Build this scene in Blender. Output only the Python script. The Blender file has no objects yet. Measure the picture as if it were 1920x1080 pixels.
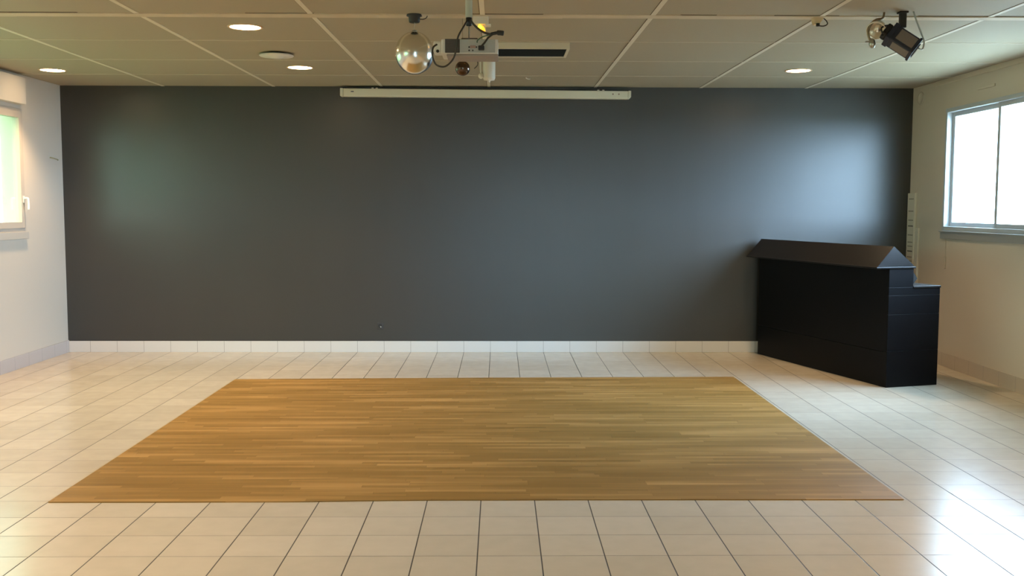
import bpy, bmesh, math, random
from mathutils import Vector, Matrix
random.seed(7)
sc = bpy.context.scene
COL = sc.collection
D, H, XL, XR, CAMH = 11.295, 2.964, -4.853, 4.613, 1.637
YB = -4.5                      # wall behind the camera
GX0, GY0, T = -0.103, 5.518, 0.3

# ---------------------------------------------------------------- helpers
def new_mat(name):
    m = bpy.data.materials.new(name); m.use_nodes = True
    nt = m.node_tree
    return m, nt, nt.nodes['Principled BSDF']
def mat(name, col, rough=0.5, metal=0.0, spec=0.5, emis=None, estr=0, bump=0, bscale=60, coat=0, var=0):
    m, nt, b = new_mat(name)
    b.inputs['Base Color'].default_value = (*col, 1)
    b.inputs['Roughness'].default_value = rough
    b.inputs['Metallic'].default_value = metal
    b.inputs['Specular IOR Level'].default_value = spec
    b.inputs['Coat Weight'].default_value = coat
    if emis:
        b.inputs['Emission Color'].default_value = (*emis, 1)
        b.inputs['Emission Strength'].default_value = estr
    tc = nt.nodes.new('ShaderNodeTexCoord')
    n = nt.nodes.new('ShaderNodeTexNoise'); n.inputs['Scale'].default_value = bscale
    n.inputs['Detail'].default_value = 4
    nt.links.new(tc.outputs['Object'], n.inputs['Vector'])
    if bump:
        bp = nt.nodes.new('ShaderNodeBump'); bp.inputs['Strength'].default_value = bump
        bp.inputs['Distance'].default_value = 0.002
        nt.links.new(n.outputs['Fac'], bp.inputs['Height']); nt.links.new(bp.outputs['Normal'], b.inputs['Normal'])
    if var:
        mx = nt.nodes.new('ShaderNodeMix'); mx.data_type = 'RGBA'
        mx.inputs[6].default_value = (*[c*(1-var) for c in col], 1)
        mx.inputs[7].default_value = (*[min(1, c*(1+var)) for c in col], 1)
        nt.links.new(n.outputs['Fac'], mx.inputs[0]); nt.links.new(mx.outputs[2], b.inputs['Base Color'])
    return m

class MB:
    def __init__(s): s.bm = bmesh.new()
    def box(s, x0, x1, y0, y1, z0, z1, M=None, bev=0):
        b2 = bmesh.new()
        bmesh.ops.create_cube(b2, size=1)
        for v in b2.verts:
            v.co = Vector(((x0+x1)/2+v.co.x*(x1-x0), (y0+y1)/2+v.co.y*(y1-y0), (z0+z1)/2+v.co.z*(z1-z0)))
        if bev: bmesh.ops.bevel(b2, geom=b2.edges[:], offset=bev, segments=2, affect='EDGES', profile=.5)
        if M is not None: bmesh.ops.transform(b2, matrix=M, verts=b2.verts)
        s.add(b2); return s
    def add(s, b2, smooth=False):
        if smooth:
            for f in b2.faces: f.smooth = True
        me = bpy.data.meshes.new('tmp'); b2.to_mesh(me); b2.free()
        s.bm.from_mesh(me); bpy.data.meshes.remove(me)
    def lathe(s, prof, n=40, M=None, smooth=True):
        b2 = bmesh.new(); rings = []
        for r, z in prof:
            if r < 1e-6: rings.append([b2.verts.new((0, 0, z))])
            else: rings.append([b2.verts.new((r*math.cos(2*math.pi*i/n), r*math.sin(2*math.pi*i/n), z)) for i in range(n)])
        for a, b in zip(rings, rings[1:]):
            for i in range(n):
                j = (i+1) % n
                if len(a) == 1 and len(b) == 1: continue
                if len(a) == 1: b2.faces.new((a[0], b[j], b[i]))
                elif len(b) == 1: b2.faces.new((a[i], a[j], b[0]))
                else: b2.faces.new((a[i], a[j], b[j], b[i]))
        bmesh.ops.recalc_face_normals(b2, faces=b2.faces)
        if M is not None: bmesh.ops.transform(b2, matrix=M, verts=b2.verts)
        s.add(b2, smooth); return s
    def tube(s, pts, r, n=10, smoothpath=True):
        P = [Vector(p) for p in pts]
        if smoothpath and len(P) > 2:
            Q = []
            for i in range(len(P)-1):
                p0 = P[max(i-1, 0)]; p1 = P[i]; p2 = P[i+1]; p3 = P[min(i+2, len(P)-1)]
                for k in range(6):
                    t = k/6
                    Q.append(0.5*((2*p1)+(p2-p0)*t+(2*p0-5*p1+4*p2-p3)*t*t+(3*p1-p0-3*p2+p3)*t**3))
            Q.append(P[-1]); P = Q
        b2 = bmesh.new(); rings = []
        up = Vector((0, 0, 1)); prev = None
        for i, p in enumerate(P):
            d = (P[min(i+1, len(P)-1)]-P[max(i-1, 0)]).normalized()
            a = prev if prev is not None else (Vector((1, 0, 0)) if abs(d.x) < .9 else up)
            u = (a-d*a.dot(d)).normalized(); w = d.cross(u); prev = u
            rr = r[i*(len(r)-1)//(len(P)-1)] if isinstance(r, (list, tuple)) else r
            rings.append([b2.verts.new(p+rr*(math.cos(2*math.pi*k/n)*u+math.sin(2*math.pi*k/n)*w)) for k in range(n)])
        for a, b in zip(rings, rings[1:]):
            for k in range(n): b2.faces.new((a[k], a[(k+1) % n], b[(k+1) % n], b[k]))
        b2.faces.new(rings[0][::-1]); b2.faces.new(rings[-1])
        bmesh.ops.recalc_face_normals(b2, faces=b2.faces)
        s.add(b2, True); return s
    def prism(s, poly, z0, z1, M=None, bev=0):      # poly in xy, extruded in z
        b2 = bmesh.new()
        a = [b2.verts.new((x, y, z0)) for x, y in poly]; b = [b2.verts.new((x, y, z1)) for x, y in poly]
        n = len(a)
        b2.faces.new(a[::-1]); b2.faces.new(b)
        for i in range(n): b2.faces.new((a[i], a[(i+1) % n], b[(i+1) % n], b[i]))
        bmesh.ops.recalc_face_normals(b2, faces=b2.faces)
        if bev: bmesh.ops.bevel(b2, geom=b2.edges[:], offset=bev, segments=2, affect='EDGES')
        if M is not None: bmesh.ops.transform(b2, matrix=M, verts=b2.verts)
        s.add(b2); return s
    def build(s, name, m, parent=None, kind=None, origin=None):
        o0 = Vector(origin) if origin else None
        if o0 is None and parent is None and kind is None:
            xs = [v.co for v in s.bm.verts]
            o0 = Vector((sum(v.x for v in xs)/len(xs), sum(v.y for v in xs)/len(xs), min(v.z for v in xs)))
        if o0 is not None: bmesh.ops.translate(s.bm, vec=-o0, verts=s.bm.verts)
        me = bpy.data.meshes.new(name); s.bm.to_mesh(me); s.bm.free()
        me.materials.append(m)
        o = bpy.data.objects.new(name, me); COL.objects.link(o)
        if o0 is not None: o.location = o0
        if parent is not None:
            o.parent = parent
            o.matrix_parent_inverse = Matrix.Translation(-world_loc(parent))
        if kind: o['kind'] = kind
        return o
def world_loc(o):
    v = Vector(o.location)
    if o.parent: v = v + world_loc(o.parent) + o.matrix_parent_inverse.to_translation()
    return v
def tag(o, label, cat, group=None):
    o['label'] = label; o['category'] = cat
    if group: o['group'] = group
    return o
def thing(name, label, cat, loc, group=None):
    o = bpy.data.objects.new(name, None); COL.objects.link(o); o.location = loc
    o.empty_display_size = .1
    return tag(o, label, cat, group)
def look(dirv, loc, roll=0):     # matrix whose local z points along dirv
    q = Vector(dirv).to_track_quat('Z', 'Y').to_matrix().to_4x4()
    return Matrix.Translation(Vector(loc)) @ q @ Matrix.Rotation(roll, 4, 'Z')

# ---------------------------------------------------------------- materials
def N(nt, t, **k):
    n = nt.nodes.new(t)
    for a, b in k.items(): setattr(n, a, b)
    return n
def math_n(nt, op, a, b=None, c=None):
    n = nt.nodes.new('ShaderNodeMath'); n.operation = op
    for i, x in enumerate((a, b, c)):
        if x is None: continue
        if isinstance(x, (int, float)): n.inputs[i].default_value = x
        else: nt.links.new(x, n.inputs[i])
    return n.outputs[0]

def floor_material():
    m, nt, b = new_mat('cream_floor_tiles')
    g = N(nt, 'ShaderNodeNewGeometry'); sp = N(nt, 'ShaderNodeSeparateXYZ')
    nt.links.new(g.outputs['Position'], sp.inputs[0])
    u = math_n(nt, 'DIVIDE', math_n(nt, 'SUBTRACT', sp.outputs[0], GX0), T)
    v = math_n(nt, 'DIVIDE', math_n(nt, 'SUBTRACT', sp.outputs[1], GY0), T)
    def line(c, w):
        fr = math_n(nt, 'ABSOLUTE', math_n(nt, 'SUBTRACT', math_n(nt, 'FRACT', math_n(nt, 'ADD', c, 0.5)), 0.5))
        return math_n(nt, 'SUBTRACT', 1.0, math_n(nt, 'SMOOTH_MIN', math_n(nt, 'DIVIDE', fr, w/T), 1.0, 0.1))
    lx = line(u, .0034); ly = line(v, .0028)
    groove = math_n(nt, 'MAXIMUM', lx, ly)
    maskx = math_n(nt, 'GREATER_THAN', lx, .15); masky = math_n(nt, 'MULTIPLY', math_n(nt, 'GREATER_THAN', ly, .15), .75)
    mask = math_n(nt, 'MAXIMUM', maskx, masky)
    cell = N(nt, 'ShaderNodeCombineXYZ')
    nt.links.new(math_n(nt, 'FLOOR', u), cell.inputs[0]); nt.links.new(math_n(nt, 'FLOOR', v), cell.inputs[1])
    wn = N(nt, 'ShaderNodeTexWhiteNoise'); nt.links.new(cell.outputs[0], wn.inputs['Vector'])
    mx = N(nt, 'ShaderNodeMix', data_type='RGBA')
    mx.inputs[6].default_value = (.60, .52, .41, 1); mx.inputs[7].default_value = (.66, .575, .46, 1)
    nt.links.new(wn.outputs['Value'], mx.inputs[0])
    ns = N(nt, 'ShaderNodeTexNoise'); ns.inputs['Scale'].default_value = 9; ns.inputs['Detail'].default_value = 5
    nt.links.new(g.outputs['Position'], ns.inputs['Vector'])
    mm = N(nt, 'ShaderNodeMix', data_type='RGBA', blend_type='MULTIPLY'); mm.inputs[0].default_value = .12
    nt.links.new(mx.outputs[2], mm.inputs[6]); nt.links.new(ns.outputs['Fac'], mm.inputs[7])
    m2 = N(nt, 'ShaderNodeMix', data_type='RGBA'); m2.inputs[7].default_value = (.055, .043, .032, 1)
    nt.links.new(mask, m2.inputs[0]); nt.links.new(mm.outputs[2], m2.inputs[6])
    nt.links.new(m2.outputs[2], b.inputs['Base Color'])
    nt.links.new(math_n(nt, 'ADD', math_n(nt, 'MULTIPLY', mask, .4), math_n(nt, 'ADD', .19, math_n(nt, 'MULTIPLY', ns.outputs['Fac'], .08))), b.inputs['Roughness'])
    b.inputs['Specular IOR Level'].default_value = .5
    bp = N(nt, 'ShaderNodeBump', invert=True); bp.inputs['Strength'].default_value = .5; bp.inputs['Distance'].default_value = .002
    tilt = N(nt, 'ShaderNodeTexNoise'); tilt.inputs['Scale'].default_value = 2.2; tilt.inputs['Detail'].default_value = 1
    nt.links.new(g.outputs['Position'], tilt.inputs['Vector'])
    nt.links.new(math_n(nt, 'ADD', groove, math_n(nt, 'MULTIPLY', tilt.outputs['Fac'], .35)), bp.inputs['Height']); nt.links.new(bp.outputs['Normal'], b.inputs['Normal'])
    return m

def parquet_material():
    m, nt, b = new_mat('oak_parquet')
    g = N(nt, 'ShaderNodeNewGeometry'); sp = N(nt, 'ShaderNodeSeparateXYZ')
    nt.links.new(g.outputs['Position'], sp.inputs[0])
    W, L = .045, .70
    v = math_n(nt, 'DIVIDE', sp.outputs[1], W); row = math_n(nt, 'FLOOR', v)
    wn = N(nt, 'ShaderNodeTexWhiteNoise', noise_dimensions='1D'); nt.links.new(row, wn.inputs['W'])
    u = math_n(nt, 'ADD', math_n(nt, 'DIVIDE', sp.outputs[0], L), math_n(nt, 'MULTIPLY', wn.outputs['Value'], 7.0))
    cell = N(nt, 'ShaderNodeCombineXYZ'); nt.links.new(math_n(nt, 'FLOOR', u), cell.inputs[0]); nt.links.new(row, cell.inputs[1])
    w2 = N(nt, 'ShaderNodeTexWhiteNoise'); nt.links.new(cell.outputs[0], w2.inputs['Vector'])
    # grain stretched along the strips
    mp = N(nt, 'ShaderNodeCombineXYZ')
    nt.links.new(math_n(nt, 'ADD', math_n(nt, 'MULTIPLY', sp.outputs[0], 1.6), math_n(nt, 'MULTIPLY', w2.outputs['Value'], 30)), mp.inputs[0])
    nt.links.new(math_n(nt, 'MULTIPLY', sp.outputs[1], 42), mp.inputs[1])
    gr = N(nt, 'ShaderNodeTexNoise'); gr.inputs['Scale'].default_value = 1; gr.inputs['Detail'].default_value = 6; gr.inputs['Roughness'].default_value = .6
    nt.links.new(mp.outputs[0], gr.inputs['Vector'])
    mp2 = N(nt, 'ShaderNodeCombineXYZ')
    nt.links.new(math_n(nt, 'MULTIPLY', sp.outputs[0], .8), mp2.inputs[0]); nt.links.new(math_n(nt, 'MULTIPLY', sp.outputs[1], 5), mp2.inputs[1])
    big = N(nt, 'ShaderNodeTexNoise'); big.inputs['Scale'].default_value = 1; big.inputs['Detail'].default_value = 3
    nt.links.new(mp2.outputs[0], big.inputs['Vector'])
    f = math_n(nt, 'ADD', math_n(nt, 'MULTIPLY', w2.outputs['Value'], .23), math_n(nt, 'ADD', math_n(nt, 'MULTIPLY', gr.outputs['Fac'], .55), math_n(nt, 'MULTIPLY', big.outputs['Fac'], .6)))
    rp = N(nt, 'ShaderNodeValToRGB'); e = rp.color_ramp.elements
    e[0].position = .30; e[0].color = (.175, .092, .018, 1)
    e[1].position = 1.08; e[1].color = (.50, .285, .095, 1)
    x = rp.color_ramp.elements.new(.68); x.color = (.29, .160, .042, 1)
    nt.links.new(f, rp.inputs[0])
    def line(c, w):
        fr = math_n(nt, 'ABSOLUTE', math_n(nt, 'SUBTRACT', math_n(nt, 'FRACT', math_n(nt, 'ADD', c, 0.5)), 0.5))
        return math_n(nt, 'LESS_THAN', fr, w)
    ln = math_n(nt, 'MULTIPLY', math_n(nt, 'MAXIMUM', line(v, .0009/W), line(u, .0009/L)), .45)
    mx = N(nt, 'ShaderNodeMix', data_type='RGBA'); mx.inputs[7].default_value = (.09, .045, .012, 1)
    nt.links.new(ln, mx.inputs[0]); nt.links.new(rp.outputs[0], mx.inputs[6])
    nt.links.new(mx.outputs[2], b.inputs['Base Color'])
    nt.links.new(math_n(nt, 'ADD', .42, math_n(nt, 'MULTIPLY', gr.outputs['Fac'], .2)), b.inputs['Roughness'])
    b.inputs['Specular IOR Level'].default_value = .2
    return m

def dark_wall_material():
    m, nt, b = new_mat('charcoal_satin_paint')
    g = N(nt, 'ShaderNodeNewGeometry'); sp = N(nt, 'ShaderNodeSeparateXYZ')
    nt.links.new(g.outputs['Position'], sp.inputs[0])
    cv = N(nt, 'ShaderNodeCombineXYZ')
    nt.links.new(math_n(nt, 'MULTIPLY', sp.outputs[0], 5), cv.inputs[0]); nt.links.new(math_n(nt, 'MULTIPLY', sp.outputs[2], .35), cv.inputs[2])
    st = N(nt, 'ShaderNodeTexNoise'); st.inputs['Scale'].default_value = 1; st.inputs['Detail'].default_value = 3   # roller strokes run down the wall
    nt.links.new(cv.outputs[0], st.inputs['Vector'])
    fine = N(nt, 'ShaderNodeTexNoise'); fine.inputs['Scale'].default_value = 140; fine.inputs['Detail'].default_value = 3
    nt.links.new(g.outputs['Position'], fine.inputs['Vector'])
    mx = N(nt, 'ShaderNodeMix', data_type='RGBA')
    mx.inputs[6].default_value = (.022, .0205, .017, 1); mx.inputs[7].default_value = (.027, .0255, .0215, 1)
    nt.links.new(st.outputs['Fac'], mx.inputs[0]); nt.links.new(mx.outputs[2], b.inputs['Base Color'])
    nt.links.new(math_n(nt, 'ADD', .38, math_n(nt, 'MULTIPLY', st.outputs['Fac'], .16)), b.inputs['Roughness'])
    b.inputs['Specular IOR Level'].default_value = .25
    b.inputs['Coat Weight'].default_value = 1; b.inputs['Coat Roughness'].default_value = .37; b.inputs['Coat IOR'].default_value = 1.6
    bp = N(nt, 'ShaderNodeBump'); bp.inputs['Strength'].default_value = .35; bp.inputs['Distance'].default_value = .001
    nt.links.new(math_n(nt, 'ADD', fine.outputs['Fac'], math_n(nt, 'MULTIPLY', st.outputs['Fac'], 4)), bp.inputs['Height'])
    nt.links.new(bp.outputs['Normal'], b.inputs['Normal'])
    return m

def skirting_material(name, c, axis):
    m, nt, b = new_mat(name)
    g = N(nt, 'ShaderNodeNewGeometry'); sp = N(nt, 'ShaderNodeSeparateXYZ')
    nt.links.new(g.outputs['Position'], sp.inputs[0])
    u = math_n(nt, 'DIVIDE', math_n(nt, 'SUBTRACT', sp.outputs[axis], (GX0, GY0)[axis]), T)
    fr = math_n(nt, 'ABSOLUTE', math_n(nt, 'SUBTRACT', math_n(nt, 'FRACT', math_n(nt, 'ADD', u, 0.5)), 0.5))
    ln = math_n(nt, 'MULTIPLY', math_n(nt, 'LESS_THAN', fr, .0026/T), .6)
    mx = N(nt, 'ShaderNodeMix', data_type='RGBA'); mx.inputs[6].default_value = (*c, 1); mx.inputs[7].default_value = (.25, .22, .19, 1)
    nt.links.new(ln, mx.inputs[0]); nt.links.new(mx.outputs[2], b.inputs['Base Color'])
    b.inputs['Roughness'].default_value = .28
    return m

def glass_material():
    m = bpy.data.materials.new('window_glass'); m.use_nodes = True; nt = m.node_tree; nt.nodes.clear()
    o = N(nt, 'ShaderNodeOutputMaterial'); mix = N(nt, 'ShaderNodeMixShader')
    fr = N(nt, 'ShaderNodeFresnel'); g = N(nt, 'ShaderNodeNewGeometry')   # the node inverts its index on back faces: undo that for a thin pane
    nt.links.new(math_n(nt, 'ADD', 1.45, math_n(nt, 'MULTIPLY', g.outputs['Backfacing'], 1/1.45-1.45)), fr.inputs[0])
    tr = N(nt, 'ShaderNodeBsdfTransparent'); tr.inputs[0].default_value = (.95, .98, .97, 1)
    gl = N(nt, 'ShaderNodeBsdfGlossy'); gl.inputs['Roughness'].default_value = .01
    nt.links.new(fr.outputs[0], mix.inputs[0]); nt.links.new(tr.outputs[0], mix.inputs[1]); nt.links.new(gl.outputs[0], mix.inputs[2])
    nt.links.new(mix.outputs[0], o.inputs[0])
    return m

def ball_material():
    m, nt, b = new_mat('mirror_facets')
    b.inputs['Metallic'].default_value = 1; b.inputs['Base Color'].default_value = (.78, .77, .72, 1); b.inputs['Roughness'].default_value = .2
    return m

M_floor = floor_material(); M_parq = parquet_material(); M_dark = dark_wall_material()
M_wall = mat('cream_wall_paint', (.62, .545, .44), .55, bump=.25, bscale=90)
M_ceil = mat('ceiling_tile', (.41, .355, .25), .62, spec=.35, bump=.2, bscale=120, var=.04)
M_tbar = mat('ceiling_bar', (.72, .66, .52), .5)
M_gap = mat('ceiling_gap', (.10, .07, .04), .9)
M_batten = mat('ceiling_batten', (.62, .53, .38), .6, bscale=6, var=.18)
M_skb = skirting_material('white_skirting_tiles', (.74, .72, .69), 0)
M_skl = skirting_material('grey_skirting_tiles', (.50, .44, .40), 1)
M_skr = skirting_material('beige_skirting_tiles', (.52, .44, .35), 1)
M_white = mat('white_plastic', (.72, .69, .60), .4)
M_screen = mat('white_enamel', (.68, .64, .50), .4)
M_pvc = mat('white_pvc_frame', (.54, .47, .38), .45)
M_alu = mat('light_aluminium', (.52, .55, .57), .45, metal=.1)
M_sill = mat('grey_aluminium', (.42, .42, .40), .4, metal=.3)
M_black = mat('black_satin_board', (.004, .004, .005), .45, spec=.12, bump=.1, bscale=40)
M_lid = mat('black_lid_board', (.009, .008, .008), .36, spec=.32, bump=.1, bscale=40)
M_blk = mat('black_plastic', (.012, .012, .012), .45)
M_blue = mat('dark_blue_metal', (.022, .028, .05), .4, metal=.2)
M_panel = mat('grey_side_plate', (.20, .17, .15), .5)
M_proj = mat('projector_grey', (.40, .41, .37), .45)
M_projw = mat('projector_white', (.66, .64, .57), .4)
M_grille = mat('projector_grille', (.075, .06, .05), .6)
M_under = mat('projector_underside', (.30, .25, .21), .5)
M_pole = mat('pale_green_metal', (.50, .55, .46), .4, metal=.1)
M_chrome = mat('polished_silver', (.92, .86, .76), .3, metal=1)
M_steel = mat('brushed_steel', (.45, .45, .42), .3, metal=1)
M_brownball = mat('brown_mirror', (.12, .085, .065), .2, metal=1)
M_cable = mat('dark_cable', (.035, .03, .02), .5)
M_greencable = mat('green_cable', (.05, .14, .07), .5)
M_socket = mat('dark_socket', (.05, .05, .05), .35)
M_glass = glass_material(); M_ball = ball_material()
M_lamp = mat('warm_lamp_disc', (.9, .85, .75), .5, emis=(1, .70, .40), estr=22)
M_amber = mat('amber_lamp', (.9, .5, .1), .3, emis=(1, .36, .02), estr=1.3)
M_yel = mat('yellow_lamp_core', (.9, .8, .1), .3, emis=(1, .80, .05), estr=1.6)
M_glow = mat('frosted_orange_cover', (.75, .45, .28), .35)
M_rim = mat('lamp_rim', (.70, .50, .32), .35)

# ---------------------------------------------------------------- room shell
WT = .22
MB().box(XL-WT, XR+WT, YB-WT, D+WT, -.2, 0).build('floor', M_floor, kind='structure')
MB().box(XL-.0, XR+.0, D, D+WT, 0, H).build('wall_back', M_dark, kind='structure')

def wall_with_holes(name, xa, xb, ya, yb, holes, m):     # wall along Y between x=xa..xb
    mb = MB(); cur = ya
    for (y0, y1, z0, z1) in holes:
        mb.box(xa, xb, cur, y0, 0, H)
        if z0 > 0: mb.box(xa, xb, y0, y1, 0, z0)
        mb.box(xa, xb, y0, y1, z1, H); cur = y1
    mb.box(xa, xb, cur, yb, 0, H)
    return mb.build(name, m, kind='structure')
HL = (7.05, 10.36, 1.39, 2.61); HR = (7.42, 10.40, 1.42, 2.64)
HL2 = (1.2, 4.4, 1.39, 2.61); HR2 = (1.5, 4.7, 1.42, 2.64)
wall_with_holes('wall_left', XL-WT, XL, YB, D+WT, [HL2, HL], M_wall)
wall_with_holes('wall_right', XR, XR+WT, YB, D+WT, [HR], M_wall)
DX0, DX1, DZ = .35, 2.45, 2.15
mb = MB()
mb.box(XL-WT, DX0, YB-WT, YB, 0, H).box(DX1, XR+WT, YB-WT, YB, 0, H).box(DX0, DX1, YB-WT, YB, DZ, H)
mb.build('wall_front', M_wall, kind='structure')

# ceiling with its panel joints
xl = [-3.72, -2.50, -1.305, -.12, 1.06, 2.235, 3.41]
yl = [8.21, 9.29, 10.325, 5.92, 4.79, 3.66, 2.53, 1.4, .27, -.86, -1.99, -3.12]
ceil = MB().box(XL-WT, XR+WT, YB-WT, D+WT, H, H+.15).build('ceiling', M_ceil, kind='structure')
mb = MB()
for x in xl: mb.box(x-.017, x+.017, YB, D, H-.004, H+.01)
mb.build('ceiling_bar', M_tbar, ceil)
mb = MB()
for y in yl: mb.box(XL, XR, y-.010, y+.010, H-.003, H+.01)
mb.build('ceiling_cross_bar', mat('ceiling_thin_bar', (.58, .515, .385), .55), ceil)
mb = MB()
random.seed(3); x = XL
while x < XR:                                  # rough filler strip over the wide joint
    w = random.uniform(.25, .9); x2 = min(x+w, XR)
    mb.box(x, x2, 7.075+random.uniform(-.006, .006), 7.185+random.uniform(-.012, .012), H-.006-random.uniform(0, .002), H+.01); x = x2
mb.build('joint_strip', M_batten, ceil)
mb = MB()
for a, b in ((-4.3, -2.9), (-1.75, -1.28), (1.25, 1.5), (1.9, 2.35), (2.9, 4.6), (-.2, .3)): mb.box(a, b, 7.058, 7.075, H-.0015, H+.01)
for x in xl: mb.box(x-.022, x-.017, YB, D, H-.0012, H+.01)
mb.build('joint_gap', M_gap, ceil)

# skirting
MB().box(XL+.011, XR-.011, D-.011, D, 0, .125, bev=.002).build('baseboard_back', M_skb, kind='structure')
MB().box(XL, XL+.011, YB, D, 0, .135, bev=.002).build('baseboard_left', M_skl, kind='structure')
MB().box(XR-.011, XR, YB, D, 0, .14, bev=.002).build('baseboard_right', M_skr, kind='structure')
MB().box(XR-.012, XR, YB, 10.7, H-.05, H, bev=.003).build('trim_1', M_wall, kind='structure')

# ---------------------------------------------------------------- windows
def ring(mb, xa, xb, y0, y1, z0, z1, w, wb=None, bev=.003):
    wb = wb or w
    mb.box(xa, xb, y0, y0+w, z0, z1, bev=bev).box(xa, xb, y1-w, y1, z0, z1, bev=bev)
    mb.box(xa, xb, y0+w, y1-w, z1-w, z1, bev=bev).box(xa, xb, y0+w, y1-w, z0, z0+wb, bev=bev)
def sliding_window(name, hole, label):
    y0, y1, z0, z1 = hole
    mb = MB(); ring(mb, XR-.016, XR+.075, y0-.02, y1+.02, z0-.015, z1+.015, .042)
    root = mb.build(name, M_alu, kind='structure'); root['label'] = label
    n = 3; w = (y1-y0+.04)/n
    for i in range(n):
        a = y1+.02-.04-(i+1)*w+(.05 if i == n-1 else -.02) ; b = y1-.02-i*w+(0 if i == 0 else .0)
        xo = (.045 if i % 2 == 0 else .012)
        m2 = MB(); ring(m2, XR+xo, XR+xo+.026, max(a, y0+.02), b, z0+.02, z1-.02, .05)
        s = m2.build('sash', M_alu, root)
        MB().box(XR+xo+.010, XR+xo+.015, max(a, y0+.02)+.045, b-.045, z0+.065, z1-.065).build('pane', M_glass, s)
    MB().box(XR-.028, XR, y0-.03, y1+.03, z0-.10, z0-.016, bev=.004).box(XR-.045, XR, y0-.03, y1+.03, z0-.032, z0-.016, bev=.004).build('window_sill', M_sill, root)
    return root
sliding_window('window_2', HR, 'wide sliding aluminium window on the right wall, blown out by daylight')
def casement_window(name, hole, label):
    y0, y1, z0, z1 = hole
    mb = MB(); ring(mb, XL-.07, XL+.006, y0-.01, y1+.01, z0-.01, z1+.01, .035)
    root = mb.build(name, M_pvc, kind='structure'); root['label'] = label
    n = 3; w = (y1-y0-.05)/n
    for i in range(n):
        b = y1-.025-i*w; a = b-w+.004
        m2 = MB(); ring(m2, XL-.05, XL+.016, a, b, z0+.025, z1-.025, .062)
        s = m2.build('sash', M_pvc, root)
        MB().box(XL-.02, XL-.014, a+.055, b-.055, z0+.08, z1-.08).build('pane', M_glass, s)
        yh = b-.022
        if i != 1:
            hm = MB().box(XL+.014, XL+.026, yh-.014, yh+.014, 1.67, 1.74, bev=.004)
            hm.tube([(XL+.02, yh, 1.715), (XL+.055, yh, 1.717), (XL+.066, yh, 1.70), (XL+.066, yh+.002, 1.60)], .010)
            hm.build('handle', mat('white_handle', (.85, .82, .74), .3), s)
    MB().box(XL, XL+.035, y0-.01, y1+.012, z0-.085, z0-.012, bev=.004).build('window_sill', mat('beige_sill', (.50, .46, .39), .5), root)
    return root
casement_window('window_1', HL, 'white casement window on the left wall with white handle')
casement_window('window_3', HL2, 'white casement window nearer the camera on the left wall')
# glazed double door behind the camera
mb = MB()
for a, b in ((DX0, DX0+.06), (DX1-.06, DX1), ((DX0+DX1)/2-.06, (DX0+DX1)/2+.06)): mb.box(a, b, YB-.1, YB-.02, 0, DZ)
mb.box(DX0, DX1, YB-.1, YB-.02, DZ-.08, DZ).box(DX0, DX1, YB-.1, YB-.02, 0, .12)
dr = mb.build('door_1', M_alu, kind='structure')
MB().box(DX0+.06, DX1-.06, YB-.065, YB-.058, .12, DZ-.08).build('pane', M_glass, dr)

# roller shutter box over the left window
sb = MB().box(XL, XL+.082, 6.9, 10.31, 2.655, 2.925, bev=.004).build('shutter_box', mat('cream_box_paint', (.66, .60, .50), .5))
tag(sb, 'cream roller shutter box above the left window', 'shutter box')

# ---------------------------------------------------------------- outside
MB().box(0, 60, -60, 60, -.45, -.4).build('paving', mat('pale_paving', (.33, .32, .27), .8, bscale=3, var=.1), kind='structure')
MB().box(-60, 0, -60, 60, -.45, -.4).build('added_lawn', mat('added_lawn_grass', (.055, .12, .03), .9, bscale=6, var=.4), kind='structure')  # unseen lawn added, kept dark to cut light bounced into the left window
M_leaf = mat('hedge_leaves', (.10, .26, .07), .6, bscale=14, var=.5)
def hedge(name, cx, cy, rx, ry, hz, label):
    random.seed(int(cy*10)); b2 = bmesh.new()
    for i in range(2600):
        a = random.uniform(0, 2*math.pi); z = random.uniform(-.35, hz); k = random.uniform(.75, 1.05)
        sh = math.sqrt(max(.05, 1-((z-hz*.35)/(hz*.75))**2))
        c = Vector((cx+rx*k*sh*math.cos(a), cy+ry*k*sh*math.sin(a), z))
        n = Vector((random.gauss(0, 1), random.gauss(0, 1), random.gauss(0, 1))).normalized(); u = n.orthogonal().normalized(); w = n.cross(u)
        s = random.uniform(.05, .11)
        vs = [b2.verts.new(c+s*p) for p in (u*1.4, w*.6+n*.15, -u*1.2, -w*.6+n*.15)]
        b2.faces.new(vs)
    mb = MB(); mb.add(b2)
    t = thing(name, label, 'shrub', (cx, cy, -.4))
    mb.build('foliage', M_leaf, t)
    mb = MB()
    for k in range(5): mb.tube([(cx+.1*k-.2, cy, -.4), (cx+.2*k-.4, cy+.1, hz*.3), (cx+.4*k-.8, cy+.2, hz*.75)], [.05, .03, .015], 6)
    mb.build('stem', mat('bark', (.12, .08, .05), .8), t)
hedge('shrub', -8.1, 13.1, 1.3, 1.5, 3.2, 'green leafy shrub seen through the left window, in full daylight')

# ---------------------------------------------------------------- dance floor
poly = [(-2.497, 5.481), (-1.9, 5.480), (-1.144, 5.484), (-.8, 5.499), (-.4, 5.511), (.6, 5.515), (2.272, 5.506), (2.265, 9.60), (.5, 9.565), (-1, 9.52), (-2.505, 9.464)]
pq = MB().prism(poly, 0, .006, bev=.0015).build('parquet_dance_floor', M_parq)
tag(pq, 'rectangle of golden oak strip parquet laid in the middle of the cream tiles', 'dance floor')

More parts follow.
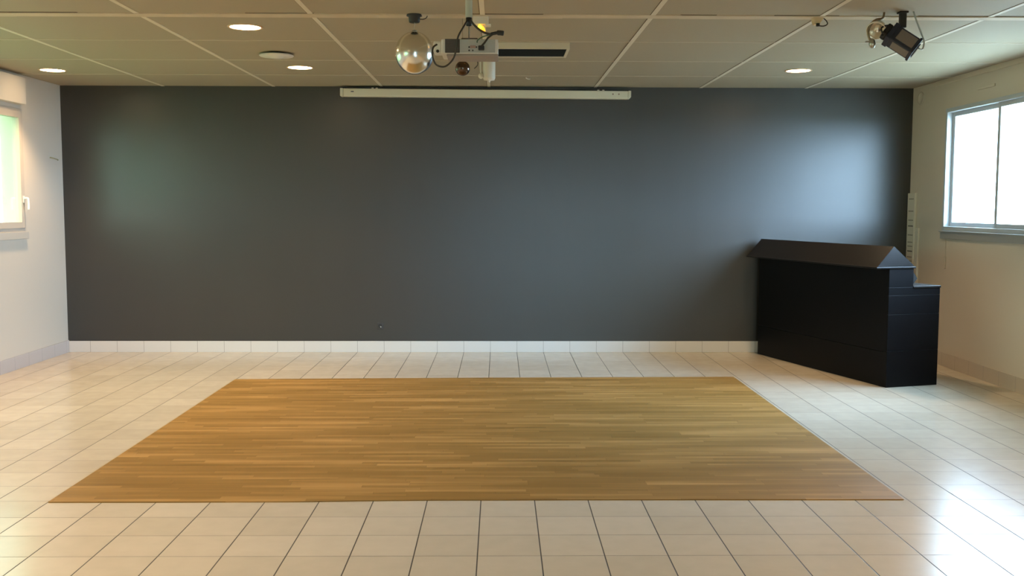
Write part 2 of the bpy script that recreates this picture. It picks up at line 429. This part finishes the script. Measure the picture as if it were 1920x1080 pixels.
# ---------------------------------------------------------------- black booth
C = Vector((3.536, 9.032, 0)); a = Vector((-.282, .959, 0)).normalized(); bb = Vector((a.y, -a.x, 0))
BM = Matrix(((a.x, bb.x, 0, C.x), (a.y, bb.y, 0, C.y), (0, 0, 1, 0), (0, 0, 0, 1)))   # local x = L, y = W
bt = thing('disc_jockey_booth', 'black wooden counter booth with ridged lid standing in the right corner', 'booth', C)
W1, W2, LL = .25, .545, 2.225
mb = MB()
mb.box(0.02, LL, -.012, .014, 0, .324, BM, .003).box(0.02, LL, -.012, .014, .3255, 1.09, BM, .003)
mb.build('front_panel', M_black, bt)
mb = MB()
mb.box(0, .022, -.012, W2, 0, .332, BM, .002).box(0, .022, -.012, W2, .3335, .669, BM, .002).box(0, .022, -.012, W2, .6705, .843, BM, .002)
mb.box(0, .022, -.012, W2, .8445, .915, BM, .002).box(0, .022, -.012, W1, .915, 1.09, BM, .002)
mb.build('end_panel', M_black, bt)
mb = MB().box(.022, LL-.05, .014, W1, 0, 1.09, BM).box(.022, 1.75, W1, W2, 0, .905, BM, .003)
mb.build('carcass', M_black, bt)
MB().box(-.006, 1.76, W1, W2+.006, .905, .925, BM, .003).build('worktop', M_lid, bt)
# ridged lid: a triangular prism, its axis along L
LM = BM @ Matrix(((0, 0, 1, 0), (1, 0, 0, 0), (0, 1, 0, 0), (0, 0, 0, 1)))   # poly(x,y)->(W,z), extrude->L
MB().prism([(-.150, 1.100), (W1+.005, 1.108), (.026, 1.290)], -.004, LL+.03, LM, .002).build('lid', M_lid, bt)
MB().box(-.014, LL+.035, -.158, W1+.012, 1.088, 1.104, BM, .003).build('lid_flange', M_lid, bt)
MB().prism([(W1, .926), (W1+.03, .926), (W1+.085, .99), (W1+.01, 1.088), (W1, 1.088)], .05, 1.70, LM, .003).build('console_shelf', M_blk, bt)

# ---------------------------------------------------------------- projection screen case
sx0, sx1 = -1.752, 1.446
st = thing('projector_screen', 'long white roll-up projection screen case on top of the dark wall', 'projector screen', ((sx0+sx1)/2, D-.06, 2.83))
ang = math.atan2(-.020, sx1-sx0)
SM = Matrix.Translation((sx0, D-.105, 2.845)) @ Matrix.Rotation(-ang, 4, 'Y')
L = sx1-sx0
case = MB().box(.03, L-.03, 0, .085, 0, .088, SM, .008).build('case', M_screen, st)
for q in (0, 1):
    x0 = 0 if q == 0 else L-.03; x1 = .03 if q == 0 else L
    MB().prism([(x0, .002), (x1 - (.0 if q == 0 else .018), .002), (x1, .022), (x1, .090), (x0, .090)] if q else [(x0+.006, 0), (x1, 0), (x1, .090), (x0, .090), (x0, .008)], -.088, .004, SM @ Matrix.Rotation(math.radians(90), 4, 'X'), .002).build('end_cap', M_screen, st)
for xx in (.355, .40, L-.36, L-.305):
    MB().box(xx-.012, xx+.012, .01, .02, .088, .100, SM, .003).build('clip', M_white, st)
MB().box(.118, .15, -.002, .001, .048, .058, SM).build('badge', mat('navy_badge', (.03, .04, .10), .5), case)
for xx in (L-.20, L-.135):
    MB().lathe([(0, 0), (.008, 0), (.008, .003), (0, .003)], 14, SM @ Matrix.Translation((xx, 0, .052)) @ Matrix.Rotation(math.radians(90), 4, 'X')).build('screw', mat('dull_screw', (.30, .20, .15), .5), case)
for xx in (.3, L-.3): MB().box(xx-.03, xx+.03, .083, .106, .02, .08, SM).build('bracket', M_white, st)
MB().box(.01, L-.02, .02, .10, .089, .100, SM).build('gap_shade', M_blk, st)  # black strip stands in for the shadow and dark wall above the case

# ---------------------------------------------------------------- downlights
def downlight(x, y, label, proto=[]):
    if not proto:
        t = thing('downlight', label, 'ceiling light', (x, y, H), 'recessed warm downlights in the ceiling')
        MB().lathe([(.112, 0), (.130, 0), (.131, -.003), (.126, -.007), (.113, -.006), (.112, 0)], 40, Matrix.Translation((x, y, H))).build('rim', M_rim, t)
        MB().lathe([(0, -.0045), (.111, -.0045), (.112, -.001), (0, -.001)], 40, Matrix.Translation((x, y, H))).build('lamp_disc', M_lamp, t)
        proto.append(t); return t
    t = proto[0].copy(); COL.objects.link(t); t.location = (x, y, H); t['label'] = label
    for ch in proto[0].children:
        if ch.type != 'MESH': continue
        c = ch.copy(); COL.objects.link(c); c.parent = t; c.matrix_parent_inverse = ch.matrix_parent_inverse.copy()
    return t
bpy.context.view_layer.update()
downlight(-1.885, 7.60, 'largest lit round ceiling light, nearest the camera left of the glitter ball')
downlight(-4.37, 10.02, 'lit round ceiling light in the left corner above the left window')
downlight(-1.907, 9.765, 'lit round ceiling light just right of the pale ceiling disc')
downlight(2.898, 9.86, 'lit round ceiling light at the right above the dark wall')
for (x, y, l) in ((-4.37, 7.6, 'round ceiling light by the left wall, outside the frame'), (-4.37, 4.6, 'second round ceiling light along the left wall'),
                  (-1.9, 4.6, 'round ceiling light left of the camera'), (2.9, 4.6, 'round ceiling light right of the camera'),
                  (-4.37, 1.6, 'round ceiling light behind the camera at left'), (-1.9, 1.6, 'round ceiling light above the camera at left'), (2.9, 1.6, 'round ceiling light above the camera at right'),
                  (-1.9, -1.6, 'round ceiling light far behind the camera at left'), (2.9, -1.6, 'round ceiling light far behind the camera at right')):
    downlight(x, y, l)

# the downlights throw most of their light downwards
for o in [o for o in COL.objects if o.get('category') == 'ceiling light']:
    l = bpy.data.lights.new('downlight_beam', 'SPOT'); l.energy = 125; l.color = (1, .69, .40); l.spot_size = math.radians(108); l.spot_blend = .7; l.shadow_soft_size = .09
    b = bpy.data.objects.new('downlight_beam', l); COL.objects.link(b); b.location = (o.location.x, o.location.y, H-.02)

# ---------------------------------------------------------------- ceiling fittings
t = thing('ceiling_vent_disc', 'flat cream round air vent disc on the ceiling, unlit', 'air vent', (-1.937, 8.90, H))
TM = Matrix.Translation((-1.937, 8.88, H))
MB().lathe([(0, 0), (.085, 0), (.085, -.03), (0, -.03)], 40, TM).build('neck', M_blk, t)
MB().lathe([(0, -.014), (.14, -.016), (.148, -.022), (.140, -.030), (.06, -.034), (.055, -.044), (0, -.046)], 48, TM).build('disc', M_white, t)

t = thing('slot_vent', 'white rectangular ceiling unit with a long dark slot, right of the projector', 'air vent', (.2, 8.4, H))
mb = MB(); x0, x1, y0, y1 = -.30, .566, 8.255, 8.74
mb.box(x0, x1, y0, y0+.02, H-.052, H, bev=.003).box(x0, x1, y1-.02, y1, H-.052, H, bev=.003)
mb.box(x0, x0+.022, y0+.02, y1-.02, H-.052, H).box(x1-.022, x1, y0+.02, y1-.02, H-.052, H)
mb.build('frame', M_screen, t)
MB().box(x0+.022, x1-.022, y0+.02, y1-.02, H-.020, H).build('backing', M_blk, t)
mb = MB()
for k in range(7):
    y = y0+.06+.06*k; mb.box(x0+.022, x1-.022, y, y+.004, H-.05, H-.02)
mb.build('slat', M_blk, t)

# glitter ball
bx, by = -.592, 7.10
t = thing('mirror_ball', 'large silver mirror ball hanging from a black motor left of the projector', 'mirror ball', (bx, by, 2.555))
MB().lathe([(0, 0), (.055, 0), (.055, -.010), (.040, -.016), (.038, -.05), (.034, -.055), (0, -.055)], 28, Matrix.Translation((bx, by, H))).tube([(bx+.03, by, H-.03), (bx+.06, by, H-.032), (bx+.085, by, H-.02), (bx+.09, by, H)], .003, 8).build('motor', M_blk, t)
mb = MB()
for k in range(3): mb.tube([(bx, by, 2.91-.022*k), (bx+.003*(-1)**k, by, 2.90-.022*k), (bx, by, 2.888-.022*k)], .0022, 6)
mb.build('chain', M_steel, t)
pr = [(0, 1)]
seg = 34
b2 = bmesh.new()
bmesh.ops.create_uvsphere(b2, u_segments=72, v_segments=40, radius=1)
random.seed(11)
for f in b2.faces: f.smooth = True
bmesh.ops.transform(b2, matrix=Matrix.Translation((bx, by, 2.702)) @ Matrix.Diagonal((.134, .134, .147, 1)), verts=b2.verts)
mb = MB(); mb.add(b2, True); mb.build('mirrored_globe', M_ball, t)
MB().lathe([(0, .01), (.018, .008), (.02, -.004), (0, -.004)], 20, Matrix.Translation((bx, by, 2.848))).build('cap', M_steel, t)

# small ball
t = thing('small_mirror_ball', 'small dark brown mirror ball hanging just below the projector', 'mirror ball', (-.27, 7.2, 2.55))
b2 = bmesh.new(); bmesh.ops.create_uvsphere(b2, u_segments=32, v_segments=20, radius=.052)
bmesh.ops.transform(b2, matrix=Matrix.Translation((-.262, 7.2, 2.612)), verts=b2.verts)
mb = MB(); mb.add(b2, True); mb.build('globe', M_brownball, t)
MB().tube([(-.262, 7.2, 2.66), (-.262, 7.2, H)], .0009, 6).build('wire', M_cable, t)
MB().tube([(-.262, 7.2, 2.664), (-.22, 7.2, 2.69), (-.17, 7.2, 2.68), (-.155, 7.2, 2.64), (-.18, 7.2, 2.61)], .003, 6).build('cord', M_cable, t)

# projector
t = thing('projector', 'grey projector hanging from the ceiling pole with its sockets facing the room', 'projector', (-.165, 5.72, 2.474))
px0, px1, py0, py1, pz0, pz1 = -.322, -.008, 5.60, 5.83, 2.474, 2.556
mb = MB(); mb.box(px0, px1, py0+.008, py1, pz0, pz1, bev=.008); mb.build('body', M_projw, t)
panel = MB().box(px0+.104, px1-.018, py0, py0+.01, pz0+.006, pz1-.004, bev=.002).build('socket_panel', M_proj, t)
gp = MB().box(px0+.022, px0+.102, py0-.001, py0+.01, pz0+.006, pz1-.002, bev=.002)
for k in range(9): gp.box(px0+.026, px0+.098, py0-.003, py0, pz0+.012+k*.0075, pz0+.0145+k*.0075)
gp.build('exhaust_grille', M_grille, t)
MB().box(px0+.03, px1, py0+.01, py1-.01, pz0-.012, pz0+.002, bev=.004).build('underside', M_under, t)
MB().box(px0-.045, px0+.004, py0+.03, py0+.16, pz0+.012, pz1-.008, bev=.01).build('side_housing', M_projw, t)
MB().lathe([(0, 0), (.0085, 0), (.0085, .006), (0, .006)], 20, look((0, -1, 0), (px0-.02, py0+.032, pz0+.018))).build('lens_knob', M_blk, t)
for (sx, sz, r) in ((.05, .018, .0045), (.05, .036, .0045), (.07, .018, .004), (.09, .036, .004)):
    MB().lathe([(0, 0), (r, 0), (r, .003), (0, .003)], 14, look((0, -1, 0), (px0+.104+sx, py0, pz0+sz))).build('socket', M_blk, panel)
MB().box(px0+.16, px0+.19, py0-.003, py0, pz0+.030, pz0+.045, bev=.001).build('port', mat('pinkish_port', (.35, .22, .17), .5), panel)
MB().box(px0+.11, px0+.20, py0+.05, py0+.16, pz1, pz1+.012, bev=.003).build('mount_plate', M_grille, t)
# pole
t = thing('projector_pole', 'pale green ceiling pole carrying the projector', 'pole', (-.17, 5.72, H))
MB().lathe([(0, 0), (.045, 0), (.045, -.006), (.0195, -.008), (.0195, -.285), (0, -.285)], 28, Matrix.Translation((-.171, 5.66, H))).build('tube', M_pole, t)
MB().lathe([(0, 0), (.017, 0), (.017, -.04), (.012, -.045), (0, -.045)], 24, Matrix.Translation((-.171, 5.66, H-.285))).build('end_clamp', M_blk, t)
MB().tube([(-.171, 5.66, H-.32), (-.171, 5.68, pz1+.008)], .0045, 8).build('drop_rod', mat('beige_rod', (.30, .27, .21), .5), t)
# cables
YC = 5.585
def P(px, py, Y=YC):   # place in the plane of the projector back
    return ((px-938.6)/1885*Y*1.003+0.0, Y, CAMH+(388.5-py)/1885*Y*1.0)
tag(MB().tube([P(879, 46, 5.646), P(872, 58), P(862, 76, 5.57), P(859, 95, 5.57), P(853, 116), P(838, 130), P(822, 127), P(815, 112), P(816, 96), P(823, 90, 5.6)], 0.0052, 8).build('looped_cable', M_cable), 'dark cable looping below the left side of the projector', 'cable')
c2 = MB().tube([P(885, 46, 5.646), P(893, 56), P(906, 66), P(920, 71), P(932, 70)], 0.0062, 8).build('plug_cable', M_cable)
tag(c2, 'dark cable from the pole with a thick plug right above the projector', 'cable')
MB().tube([P(922, 71), P(935, 68.5), P(946, 69.5)], [.009, .014, .011], 12).build('plug', M_blk, c2)
c3 = MB().tube([P(926, 71), P(917, 78), P(911, 86, 5.57), P(905, 93, 5.57)], .0052, 8).build('video_cable', M_cable)
tag(c3, 'short dark cable plugged into the right half of the projector back', 'cable')
MB().box(P(899, 98)[0], P(910, 98)[0], 5.572, 5.603, P(0, 100)[2], P(0, 92)[2], bev=.004).build('plug', M_blk, c3)
tag(MB().tube([P(921, 72), P(907, 76, 5.58), P(898, 82, 5.58), P(897, 86, 5.596)], .003, 8).build('green_cable', M_greencable), 'thin green cable plugged into the projector back', 'cable')
t = thing('amber_warning_lamp', 'white ceiling box with a glowing amber and yellow lamp behind the pole', 'lamp', (-.13, 7.14, 2.88))
MB().box(-.188, -.078, 7.10, 7.20, H-.062, H, bev=.005).build('housing', M_white, t)
MB().box(-.10, -.062, 7.10, 7.17, H-.072, H-.058, bev=.004).build('lug', M_white, t)
b2 = bmesh.new(); bmesh.ops.create_uvsphere(b2, u_segments=24, v_segments=16, radius=1)
bmesh.ops.transform(b2, matrix=Matrix.Translation((-.122, 7.13, H-.092)) @ Matrix.Rotation(-.5, 4, 'Y') @ Matrix.Diagonal((.018, .016, .030, 1)), verts=b2.verts)
mb = MB(); mb.add(b2, True); mb.build('amber_bulb', M_amber, t)
b2 = bmesh.new(); bmesh.ops.create_uvsphere(b2, u_segments=16, v_segments=12, radius=.014)
bmesh.ops.transform(b2, matrix=Matrix.Translation((-.139, 7.105, H-.080)), verts=b2.verts)
mb = MB(); mb.add(b2, True); mb.build('yellow_bulb', M_yel, t)

# white cylinder lamp near the wall
t = thing('cylinder_spotlight', 'white cylinder spotlight on the ceiling below right of the projector', 'spotlight', (-.105, 9.2, H))
MB().lathe([(0, 0), (.054, 0), (.056, -.01), (.056, -.165), (.048, -.185), (.012, -.188), (.010, -.205), (0, -.205)], 32, Matrix.Translation((-.096, 9.2, H))).build('body', M_white, t)
MB().lathe([(0, 0), (.022, 0), (.026, .012), (.018, .03), (0, .03)], 24, look((-.5, -1, -.1), (-.165, 9.19, H-.15))).tube([(-.165, 9.2, H-.15), (-.12, 9.2, H-.14)], .01, 8).build('swivel_joint', M_white, t)
MB().tube([(-.17, 9.2, H-.12), (-.175, 9.2, H-.04), (-.175, 9.2, H)], .008, 8).build('side_arm', M_white, t)

# tiny ceiling hook and small sensor box with dangling lead
tag(MB().tube([(.270, 10.46, H), (.275, 10.46, H-.010), (.30, 10.48, H-.014), (.315, 10.49, H-.010)], .006, 8).build('ceiling_hook', M_white), 'tiny white hook on the ceiling above the screen case', 'hook')
t = thing('junction_box', 'small cream junction box on the ceiling with a black looped lead', 'junction box', (2.22, 7.1, H))
MB().prism([(2.180, H+.001), (2.262, H+.001), (2.245, H-.028), (2.225, H-.052), (2.195, H-.052), (2.188, H-.028)], -7.16, -7.10, Matrix.Rotation(math.radians(90), 4, 'X'), .003).build('box', mat('cream_plastic', (.66, .52, .33), .5), t)
MB().lathe([(0, 0), (.013, 0), (.013, -.02), (0, -.022)], 16, Matrix.Translation((2.212, 7.09, H-.05))).build('plug', M_blk, t)
MB().tube([(2.216, 7.09, H-.066), (2.25, 7.08, H-.070), (2.275, 7.08, H-.055), (2.268, 7.09, H-.03), (2.255, 7.10, H-.015)], .004, 8).build('lead', M_cable, t)

# stage lamp at right
sy = 6.92
t = thing('stage_spotlight', 'dark blue boxy stage spotlight hanging tilted from the ceiling at right', 'spotlight', (2.735, sy, H))
ax = Vector((.80, -.28, -.60)).normalized()
SM = look(ax, (2.655, sy, 2.812), math.radians(-22))
hw = .058
mb = MB().box(-hw, hw, -hw, hw, 0, .19, SM, .006)
mb.box(-hw-.006, hw+.006, -hw-.006, hw+.006, -.012, .022, SM, .004).box(-hw-.006, hw+.006, -hw-.006, hw+.006, .178, .196, SM, .004)
mb.build('housing', M_blue, t)
for k in range(4):
    MB().box(-hw+.020, hw-.014, hw, hw+.004, .045, .172, SM @ Matrix.Rotation(k*math.pi/2, 4, 'Z'), .002).build('side_plate', M_panel, t)
MB().lathe([(0, 0), (.05, 0), (.054, .008), (0, .004)], 28, SM @ Matrix.Translation((0, 0, .196))).build('lens', mat('lens_glass', (.10, .10, .12), .1), t)
MB().box(-.045, .045, -.045, .045, -.05, -.012, SM, .01).build('back_cap', M_blk, t)
MB().box(2.715, 2.757, sy-.02, sy+.02, 2.855, H, bev=.005).box(2.705, 2.765, sy-.03, sy+.03, H-.012, H, bev=.003).tube([(2.735, sy, 2.87), (2.70, sy, 2.84), (2.66, sy-.01, 2.83)], .012, 8).build('bracket', M_blk, t)
MB().tube([(2.60, sy-.02, 2.80), (2.585, sy-.02, 2.85), (2.63, sy-.02, 2.868), (2.672, sy-.02, 2.850), (2.68, sy-.02, 2.82)], .006, 8).tube([(2.585, sy-.02, 2.80), (2.63, sy-.02, 2.822), (2.67, sy-.02, 2.80)], .006, 8).build('power_lead', M_blk, t)
MB().tube([(2.808, sy, H), (2.832, sy, 2.90), (2.862, sy, 2.83), (2.886, sy, 2.765), (2.878, sy, 2.715), (2.845, sy-.02, 2.715)], .0055, 8).build('safety_cable', M_steel, t)
# silver clamp lamp
t = thing('pin_spot_lamp', 'small silver pin spot lamp with round reflector left of the stage spotlight', 'spotlight', (2.56, 7.0, H))
KM = look((-.45, -.60, -.55), (2.572, 6.95, 2.848)) @ Matrix.Scale(1.35, 4)
MB().lathe([(0, -.055), (.018, -.052), (.036, -.035), (.046, -.008), (.049, .012), (.045, .012), (.040, -.005), (.03, -.028), (0, -.04)], 32, KM).build('reflector', M_chrome, t)
b2 = bmesh.new(); bmesh.ops.create_uvsphere(b2, u_segments=20, v_segments=12, radius=.02)
bmesh.ops.transform(b2, matrix=KM @ Matrix.Translation((0, 0, -.012)), verts=b2.verts)
mb = MB(); mb.add(b2, True); mb.build('bulb', M_chrome, t)
MB().tube([(2.62, 6.95, H), (2.61, 6.95, 2.925), (2.565, 6.95, 2.915), (2.525, 6.95, 2.875), (2.515, 6.95, 2.82), (2.53, 6.95, 2.77)], .008, 8).build('yoke', mat('bronze_yoke', (.30, .23, .15), .35, metal=.8), t)
MB().lathe([(.008, 0), (.020, .01), (.022, .04), (.012, .062), (0, .066)], 20, look((.12, -.1, -1), (2.535, 6.94, 2.785))).box(2.492, 2.545, 6.93, 6.945, 2.758, 2.770, bev=.004).build('clamp', M_steel, t)

# ---------------------------------------------------------------- small wall fittings
t = thing('wall_socket', 'dark square socket low on the charcoal wall', 'socket', (-1.346, D, .29))
MB().box(-1.378, -1.312, D-.011, D, .262, .332, bev=.003).build('plate', M_socket, t)
MB().lathe([(.017, 0), (.020, .003), (.020, .006), (.014, .006), (.012, .0)], 24, look((0, -1, 0), (-1.345, D-.010, .297))).build('ring', M_blk, t)
MB().lathe([(0, 0), (.008, 0), (.007, .008), (0, .009)], 16, look((0, -1, 0), (-1.338, D-.012, .287))).build('pin', mat('pale_pin', (.45, .46, .44), .3), t)

t = thing('slotted_trunking', 'cream slotted cable trunking in the right corner behind the booth', 'trunking', (XR-.02, 11.18, .75))
MB().box(XR-.030, XR+.001, 11.09, 11.285, .75, 1.80, bev=.006).box(XR-.02, XR, 11.0, 11.09, .75, 1.42, bev=.004).build('cover', mat('cream_trunking', (.66, .61, .50), .5), t)
for i, (z, dk) in enumerate(((1.735, 0), (1.60, 0), (1.50, 0), (1.435, 1), (1.335, 0), (1.255, 0), (1.21, 0), (1.155, 1), (1.09, 0), (1.045, 0), (.975, 1))):
    MB().box(XR-.032, XR-.028, 11.115, 11.245, z-.006, z+.006).build('slot', mat('dark_slot', (.10, .09, .07), .7) if dk else mat('shallow_slot', (.30, .27, .21), .7), t)

tag(MB().box(XR-.012, XR+.001, 9.42, 9.76, 2.768, 2.795, bev=.004).build('air_inlet', M_wall), 'thin cream air inlet strip above the right window', 'air vent')
tag(MB().lathe([(0, 0), (.07, 0), (.072, .006), (.060, .010), (.058, .006), (0, .006)], 32, look((-1, 0, 0), (XR+.001, 11.08, 2.83))).build('round_cover_plate', M_wall), 'round cream cover plate high in the right corner', 'cover plate')
t = thing('shutter_strap', 'cream shutter strap hanging below the left corner of the right window', 'strap', (XR, 10.34, 1.03))
MB().box(XR-.006, XR-.003, 10.335, 10.352, 1.06, 1.32).build('strap', M_wall, t)
MB().box(XR-.018, XR+.001, 10.322, 10.364, 1.01, 1.14, bev=.004).build('winder', M_wall, t)
tag(MB().tube([(XL, 10.99, 2.16), (XL+.012, 10.99, 2.16), (XL+.014, 11.06, 2.155), (XL+.012, 11.16, 2.145), (XL, 11.17, 2.14)], .006, 8).build('wall_hook', mat('dull_brass', (.42, .36, .18), .4)), 'small dull hook on the left wall near the dark wall', 'hook')

# ---------------------------------------------------------------- light
w = bpy.data.worlds.new('World'); sc.world = w; w.use_nodes = True; nt = w.node_tree
bg = nt.nodes['Background']
tc = nt.nodes.new('ShaderNodeTexCoord'); sp = nt.nodes.new('ShaderNodeSeparateXYZ'); nt.links.new(tc.outputs['Generated'], sp.inputs[0])
rp = nt.nodes.new('ShaderNodeValToRGB'); nt.links.new(math_n(nt, 'ADD', math_n(nt, 'MULTIPLY', sp.outputs[0], .5), .5), rp.inputs[0])
rp.color_ramp.elements[0].color = (.42, .60, .50, 1); rp.color_ramp.elements[0].position = .42     # wooded, shaded side
rp.color_ramp.elements[1].color = (3.5, 5.0, 7.1, 1); rp.color_ramp.elements[1].position = .92    # open bright sky
nt.links.new(rp.outputs[0], bg.inputs['Color']); bg.inputs['Strength'].default_value = 7.0
def portal(x, y, z, sx, sy_, rot):
    l = bpy.data.lights.new('window_portal', 'AREA'); l.shape = 'RECTANGLE'; l.size = sx; l.size_y = sy_; l.cycles.is_portal = True
    o = bpy.data.objects.new('window_portal', l); COL.objects.link(o); o.location = (x, y, z); o.rotation_euler = rot
R90 = math.pi/2
for h in (HR,): portal(XR+.12, (h[0]+h[1])/2, (h[2]+h[3])/2, h[3]-h[2], h[1]-h[0], (0, R90, 0))
for h in (HL, HL2): portal(XL-.12, (h[0]+h[1])/2, (h[2]+h[3])/2, h[3]-h[2], h[1]-h[0], (0, -R90, 0))
portal((DX0+DX1)/2, YB-.12, DZ/2, DX1-DX0, DZ, (R90, 0, 0))

# ---------------------------------------------------------------- camera
cd = bpy.data.cameras.new('camera'); cam = bpy.data.objects.new('camera', cd); COL.objects.link(cam)
cd.sensor_width = 36; cd.lens = 1885.276/1920*36; cd.clip_start = .05; cd.clip_end = 300
yaw, pit, rol = .01242496, .08033262, .00197955
Ry = Matrix(((math.cos(yaw), -math.sin(yaw), 0), (math.sin(yaw), math.cos(yaw), 0), (0, 0, 1)))
Rp = Matrix(((1, 0, 0), (0, math.cos(pit), -math.sin(pit)), (0, math.sin(pit), math.cos(pit))))
R = Rp @ Ry
right, fwd, up = Vector(R[0]), Vector(R[1]), Vector(R[2])
r2 = math.cos(rol)*right+math.sin(rol)*up; u2 = -math.sin(rol)*right+math.cos(rol)*up
cam.matrix_world = Matrix(((r2.x, u2.x, -fwd.x, 0), (r2.y, u2.y, -fwd.y, 0), (r2.z, u2.z, -fwd.z, CAMH), (0, 0, 0, 1)))
sc.camera = cam
sc.view_settings.view_transform = 'Standard'; sc.view_settings.look = 'None'
sc.view_settings.gamma = 1; sc.view_settings.use_curve_mapping = False
sc.view_settings.exposure = 0.64
sc.cycles.max_bounces = 10; sc.cycles.diffuse_bounces = 6; sc.cycles.glossy_bounces = 5; sc.cycles.transparent_max_bounces = 10
sc.cycles.sample_clamp_indirect = 8
